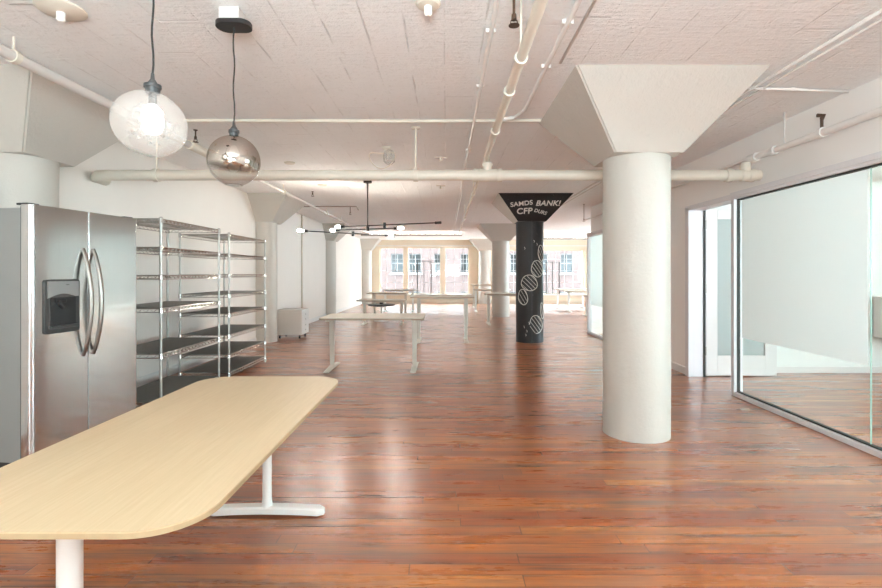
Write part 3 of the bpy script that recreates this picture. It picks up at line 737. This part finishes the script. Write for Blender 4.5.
# ------------------------------------------------------------------ wire shelving
def shelving(label, x0, x1, y0, y1, H, levels, lined, casters=False):
    g = thing('wire_shelving_unit', label, 'shelving', (x0, y0, 0)); w, L = x1 - x0, y1 - y0
    for (px, py) in ((0, 0), (w, 0), (0, L), (w, L)):
        q = B().rod((px, py, .02), (px, py, H), .0125, 12)
        q.lathe([(0, 0), (.017, 0), (.017, .012), (.008, .03), (0, .03)], (px, py, 0), 12).lathe([(.0125, H - .005), (.015, H - .003), (.013, H + .006), (0, H + .008)], (px, py, 0), 12)
        po = q.build('post', 'post', g)
    for z in levels:
        q = B(); hh = .034
        for zz in (z, z - hh):
            q.rod((0, 0, zz), (w, 0, zz), .0045, 6).rod((0, L, zz), (w, L, zz), .0045, 6).rod((0, 0, zz), (0, L, zz), .0045, 6).rod((w, 0, zz), (w, L, zz), .0045, 6)
        def snake(a, b_):
            a, b_ = Vector(a), Vector(b_); n = int((b_ - a).length / .035); pts = []
            for k in range(n + 1):
                p_ = a.lerp(b_, k / n); p_.z = z - (hh if k % 2 else 0); pts.append(p_)
            q.tube(pts, .003, 5)
        snake((0, 0, z), (0, L, z)); snake((w, 0, z), (w, L, z)); snake((0, 0, z), (w, 0, z)); snake((0, L, z), (w, L, z))
        for (px, py) in ((0, 0), (w, 0), (0, L), (w, L)): q.tube([(px, py, z - hh - .006), (px, py, z + .008)], [.021, .017], 12)
        sh = q.build('shelf', 'chrome', g)
        q = B(); n = int(L / .032)
        for k in range(1, n): q.rod((0, L * k / n, z + .002), (w, L * k / n, z + .002), .0016, 4)
        for k in (.25, .5, .75): q.rod((w * k, 0, z - .004), (w * k, L, z - .004), .0035, 5)
        q.build('wire_deck', 'chrome', sh)
        if z in lined: B().box(.012, w - .012, .012, L - .012, z + .004, z + .008).build('shelf_liner', 'liner', sh)
    return g
shelving('taller steel wire shelving unit with few shelves, next to the refrigerator', -3.30, -2.69, 4.64, 5.83, 1.855, [1.845, 1.575, 1.305, .99, .557, .10], [.99, .557, .10])
shelving('steel wire shelving unit with eight close shelves, farther from the refrigerator', -3.30, -2.69, 6.10, 7.32, 1.828, [1.815, 1.57, 1.31, 1.06, .82, .555, .305, .08], [1.06, .82, .555, .305, .08])

# ------------------------------------------------------------------ low cabinet on casters
g = thing('rolling_cabinet', 'low warm grey cabinet on black casters beside the left wall column', 'cabinet', (-3.40, 9.90, 0))
B().box(0, .50, 0, .50, .075, .585, .004).build('body', 'cabinet', g)
B().box(.501, .512, .01, .49, .08, .577, .002).build('side_panel', 'trim', g)
for z in (.48, .38, .26, .16): B().rod((.511, .25, z), (.518, .25, z), .009).build('bolt', 'blkpl', g)
for (x, y) in ((.05, .05), (.45, .05), (.05, .45), (.45, .45)):
    B().rod((x - .014, y, .028), (x + .014, y, .028), .028, 16).rod((x, y, .04), (x, y, .078), .009).build('caster', 'blkpl', g)
# wall outlet
o = B().box(0, .008, -.04, .04, -.06, .06, .003).build('wall_outlet', 'trim'); o.location = (XL, 16.1, .42); tag(o, 'small white outlet plate low on the far left wall', 'outlet')
for z in (-.025, .025): B().box(.008, .010, -.014, .014, z - .012, z + .012).build('socket_face', 'cabinet', o)

# ------------------------------------------------------------------ near oak table
T = thing('meeting_table', 'large pale oak table with rounded corners and white legs in the foreground', 'table', (-.98, 1.99, 0))
hx, hy, hz = .39, .855, .73
q = B().prism(rrect(-hx, hx, -hy, hy, .16, 14), hz - .004, hz, 0, 0).prism(rrect(-hx - .0005, hx + .0005, -hy - .0005, hy + .0005, .16, 14), hz - .017, hz - .004, 1, 1)
q.build('tabletop', ['oak', 'ply'], T)
u = B().box(-.03, .03, -.70, .70, hz - .057, hz - .017, .004)
for y in (-.71, .71): u.box(-.28, .28, y - .035, y + .035, hz - .045, hz - .017, .004)
u.build('underframe', 'wmetal', T)
for y in (-.71, .71):
    l = B().lathe([(.024, .05), (.024, .38), (.028, .385), (.029, .39), (.029, hz - .03), (.0, hz - .03)], (0, y, 0), 24).build('leg', 'wmetal', T)
    q = B(); secs = []
    for k in range(21):
        t = -1 + 2 * k / 20; x = t * .315; ww = .034 * (1 - .0 * t * t) if abs(t) < .93 else .034 * math.sqrt(max(.05, 1 - ((abs(t) - .93) / .075) ** 2))
        zb = .012 * (1 - t * t) + .004; zt = .052 - .010 * t * t - (.006 if abs(t) > .96 else 0)
        secs.append([(x, y - ww, zb), (x, y + ww, zb), (x, y + ww, zt - .008), (x, y + ww * .75, zt), (x, y - ww * .75, zt), (x, y - ww, zt - .008)])
    q.loft(secs, smooth=True); ft = q.build('foot', 'wmetal', l)
    B().box(-.29, -.23, y - .02, y + .02, 0, .008).box(.23, .29, y - .02, y + .02, 0, .008).build('foot_pad', 'blkpl', ft)
    B().lathe([(.034, .045), (.03, .052), (.026, .075), (.024, .09)], (0, y, 0), 24).build('collar', 'wmetal', l)

# ------------------------------------------------------------------ far desks
def desk(label, xc, yc, w, d, h, lx0, lx1, top='desk', leg='deskleg', edge='deskedge'):
    g = thing('sit_stand_desk', label, 'desk', (xc, yc, 0), 0, 'sit stand desks across the back of the room')
    q = B().prism(rrect(-w / 2, w / 2, -d / 2, d / 2, .025, 4), h - .008, h, 0, 0).prism(rrect(-w / 2 + .002, w / 2 - .002, -d / 2 + .002, d / 2 - .002, .025, 4), h - .030, h - .008, 1, 1)
    q.build('desktop', [top, edge], g)
    B().box(lx0, lx1, -.03, .03, h - .065, h - .03).box(lx0 - .02, lx0 + .02, -d * .42, d * .42, h - .055, h - .03).box(lx1 - .02, lx1 + .02, -d * .42, d * .42, h - .055, h - .03).build('underframe', leg, g)
    for x in (lx0, lx1):
        l = B().box(x - .035, x + .035, -.025, .025, h * .45, h - .05, .004).box(x - .029, x + .029, -.020, .020, .03, h * .46, .003).build('leg', leg, g)
        q = B(); n = 8; secs = []
        for k in range(n + 1):
            t = -1 + 2 * k / n; y = t * .36; zt = .045 - .02 * abs(t)
            secs.append([(x - .036, y, .008), (x + .036, y, .008), (x + .036, y, zt - .006), (x + .026, y, zt), (x - .026, y, zt), (x - .036, y, zt - .006)])
        q.loft(secs); q.box(x - .02, x + .02, -.34, -.30, 0, .009).box(x - .02, x + .02, .30, .34, 0, .009)
        q.build('foot', leg, l)
    return g
desk('nearest cream sit stand desk in the middle of the floor, past the oak table', -.975, 6.84, 1.385, .76, .735, -.60, .55)
desk('taller raised desk with brown edge, just right of the room centre', -.05, 9.60, 1.22, .72, .885, -.46, .46)
desk('low desk left of centre, directly behind the nearest cream desk', -1.63, 12.75, 1.24, .70, .64, -.46, .50)
desk('desk behind the black stool, its top just above the low desk', -1.75, 15.0, 1.22, .70, .735, -.40, .54)
desk('white topped desk under the left far window', -1.55, 16.98, 1.24, .70, .765, -.52, .44, 'deskw', 'wmetal')
desk('desk at the left of the cream column with one white foot showing', 1.62, 17.0, 1.24, .70, .77, -.55, .50, 'desk', 'wmetal')
desk('tall desk against the far wall left of the cream column', 1.65, 18.9, 1.30, .70, .90, -.55, .50, 'desk', 'deskleg')
desk('desk partly hidden behind the black chalkboard column', 1.66, 12.75, 1.28, .70, .80, -.53, .53)
desk('white topped desk under the right far window', 4.78, 18.6, 1.25, .70, .735, -.50, .46, 'deskw', 'wmetal')
desk('desk in front of the white one under the right far window', 4.78, 16.95, 1.25, .70, .72, -.50, .50, 'desk', 'wmetal')
desk('desk partly hidden behind the end of the glass partition', 4.95, 15.05, 1.25, .70, .65, -.60, .50, 'desk', 'wmetal')
g = thing('low_stool', 'black low stool with wide flat seat standing under the row of desks', 'stool', (-1.77, 13.65, 0))
B().lathe([(0, .405), (.20, .405), (.37, .425), (.385, .44), (.37, .458), (0, .462)], (0, 0, 0), 32).build('seat', 'blk', g)
B().lathe([(.0, .51), (.05, .51), (.06, .46), (0, .46)], (0, 0, 0), 16).build('knob', 'blk', g)
B().rod((0, 0, .02), (0, 0, .41), .022, 12).build('stem', 'wmetal', g)
B().lathe([(0, 0), (.20, 0), (.20, .012), (.03, .03), (0, .03)], (0, 0, 0), 28).build('base', 'wmetal', g)

# ------------------------------------------------------------------ brick building across the street
BY = 36.0
bb = thing('brick_building', 'pink brick building across the street with dark sash windows', 'building', (0, BY, 0))
def bx(px): return (px - VX) * BY / F
cent = [397.2, 415.2, 440.5, 466.8, 491.5, 516.5, 541.8, 566.8, 592, 610, 372, 350]
ww, wins = .93, []
for cx in cent:
    for z0 in (-1.45, 1.33, 4.2): wins.append((bx(cx) - ww / 2, bx(cx) + ww / 2, z0, z0 + 1.42))
q = B()
xs = sorted({-16.0, 22.0} | {w_[0] for w_ in wins} | {w_[1] for w_ in wins}); zs = [-7, -1.45, -.03, 1.33, 2.75, 4.2, 5.62, 7.2]
for i in range(len(xs) - 1):
    for j in range(len(zs) - 1):
        mx, mz = (xs[i] + xs[i + 1]) / 2, (zs[j] + zs[j + 1]) / 2
        if any(a < mx < b_ and c0 < mz < d0 for a, b_, c0, d0 in wins): continue
        q.box(xs[i], xs[i + 1], 0, .35, zs[j], zs[j + 1])
q.build('wall', 'brick', bb)
B().box(-16, 22, -.15, 3.5, 7.2, 7.5).build('parapet', 'white', bb)
B().box(-16, 22, .35, 3.5, -7, 7.2).build('interior_mass', 'dglass', bb)
for (a, b_, c0, d0) in wins:
    q = B(); q.box(a, a + .06, .1, .2, c0, d0).box(b_ - .06, b_, .1, .2, c0, d0).box(a, b_, .1, .2, d0 - .06, d0).box(a, b_, .1, .2, c0, c0 + .05).box(a, b_, .1, .2, (c0 + d0) / 2 - .03, (c0 + d0) / 2 + .03).box((a + b_) / 2 - .02, (a + b_) / 2 + .02, .1, .2, c0, d0)
    q.box(a - .08, b_ + .08, -.06, .2, c0 - .14, c0)
    w_ = q.build('window', 'white', bb)
    B().box(a + .05, b_ - .05, .2, .22, c0 + .04, d0 - .05).build('pane', 'dglass', w_)

# ------------------------------------------------------------------ light
B().box(-40, 40, YF + .5, BY, -8.2, -8.0).build('street_light_blocker', 'street')['kind'] = 'structure'  # unseen street plane, put in to block light from below
W = bpy.data.worlds.new('sky'); S.world = W; W.use_nodes = True
bg = W.node_tree.nodes['Background']; bg.inputs[0].default_value = (.76, .925, 1.0, 1); bg.inputs[1].default_value = 16.0
def portal(x, y, z, rx, rz, sx, sz):
    l = bpy.data.lights.new('window_daylight', 'AREA'); l.shape = 'RECTANGLE'; l.size = sx; l.size_y = sz; l.cycles.is_portal = True
    o = bpy.data.objects.new('window_daylight', l); COL.objects.link(o); o.location = (x, y, z); o.rotation_euler = (rx, 0, rz)
portal((W1[0] + W1[1]) / 2, YF + .24, 1.43, -PI / 2, 0, W1[1] - W1[0], 2.1)
portal((W2[0] + W2[1]) / 2, YF + .24, 1.43, -PI / 2, 0, W2[1] - W2[0], 2.1)
for a, c in WB: portal((a + c) / 2, YB - .19, 1.6, PI / 2, 0, c - a, 1.4)
for a, c in WR: portal(XR + .19, (a + c) / 2, 1.57, -PI / 2, -PI / 2, c - a, 1.75)
sun = bpy.data.lights.new('sun', 'SUN'); sun.energy = 0.01; sun.angle = .02; sun.color = (1, .96, .9)
o = bpy.data.objects.new('sun', sun); COL.objects.link(o); o.rotation_euler = (math.radians(48), 0, math.radians(8))   # over the roof on to the brick front

fl = bpy.data.lights.new('added_ceiling_fill', 'AREA'); fl.shape = 'DISK'; fl.size = 1.6; fl.energy = 185; fl.color = (.80, .955, 1)  # unseen fill added behind the camera to brighten the near ceiling
o = bpy.data.objects.new('added_ceiling_fill', fl); COL.objects.link(o); o.location = (0, -1.2, 1.5); o.rotation_euler = (math.radians(180 - 12), 0, 0)
cam = bpy.data.cameras.new('camera'); co = bpy.data.objects.new('camera', cam); COL.objects.link(co)
cam.sensor_width = 36; cam.lens = F / 882 * 36; cam.shift_x = -(VX - 441) / 882; cam.shift_y = -(294 - VY) / 882
cam.clip_start = .05; cam.clip_end = 200
co.location = (0, 0, E); co.rotation_euler = (PI / 2, 0, 0); S.camera = co
vs = S.view_settings; vs.view_transform = 'Standard'; vs.look = 'None'; vs.gamma = 1; vs.use_curve_mapping = False; vs.exposure = 1.1
S.cycles.max_bounces = 14; S.cycles.diffuse_bounces = 8; S.cycles.transparent_max_bounces = 24; S.cycles.glossy_bounces = 5
S.cycles.sample_clamp_indirect = 6
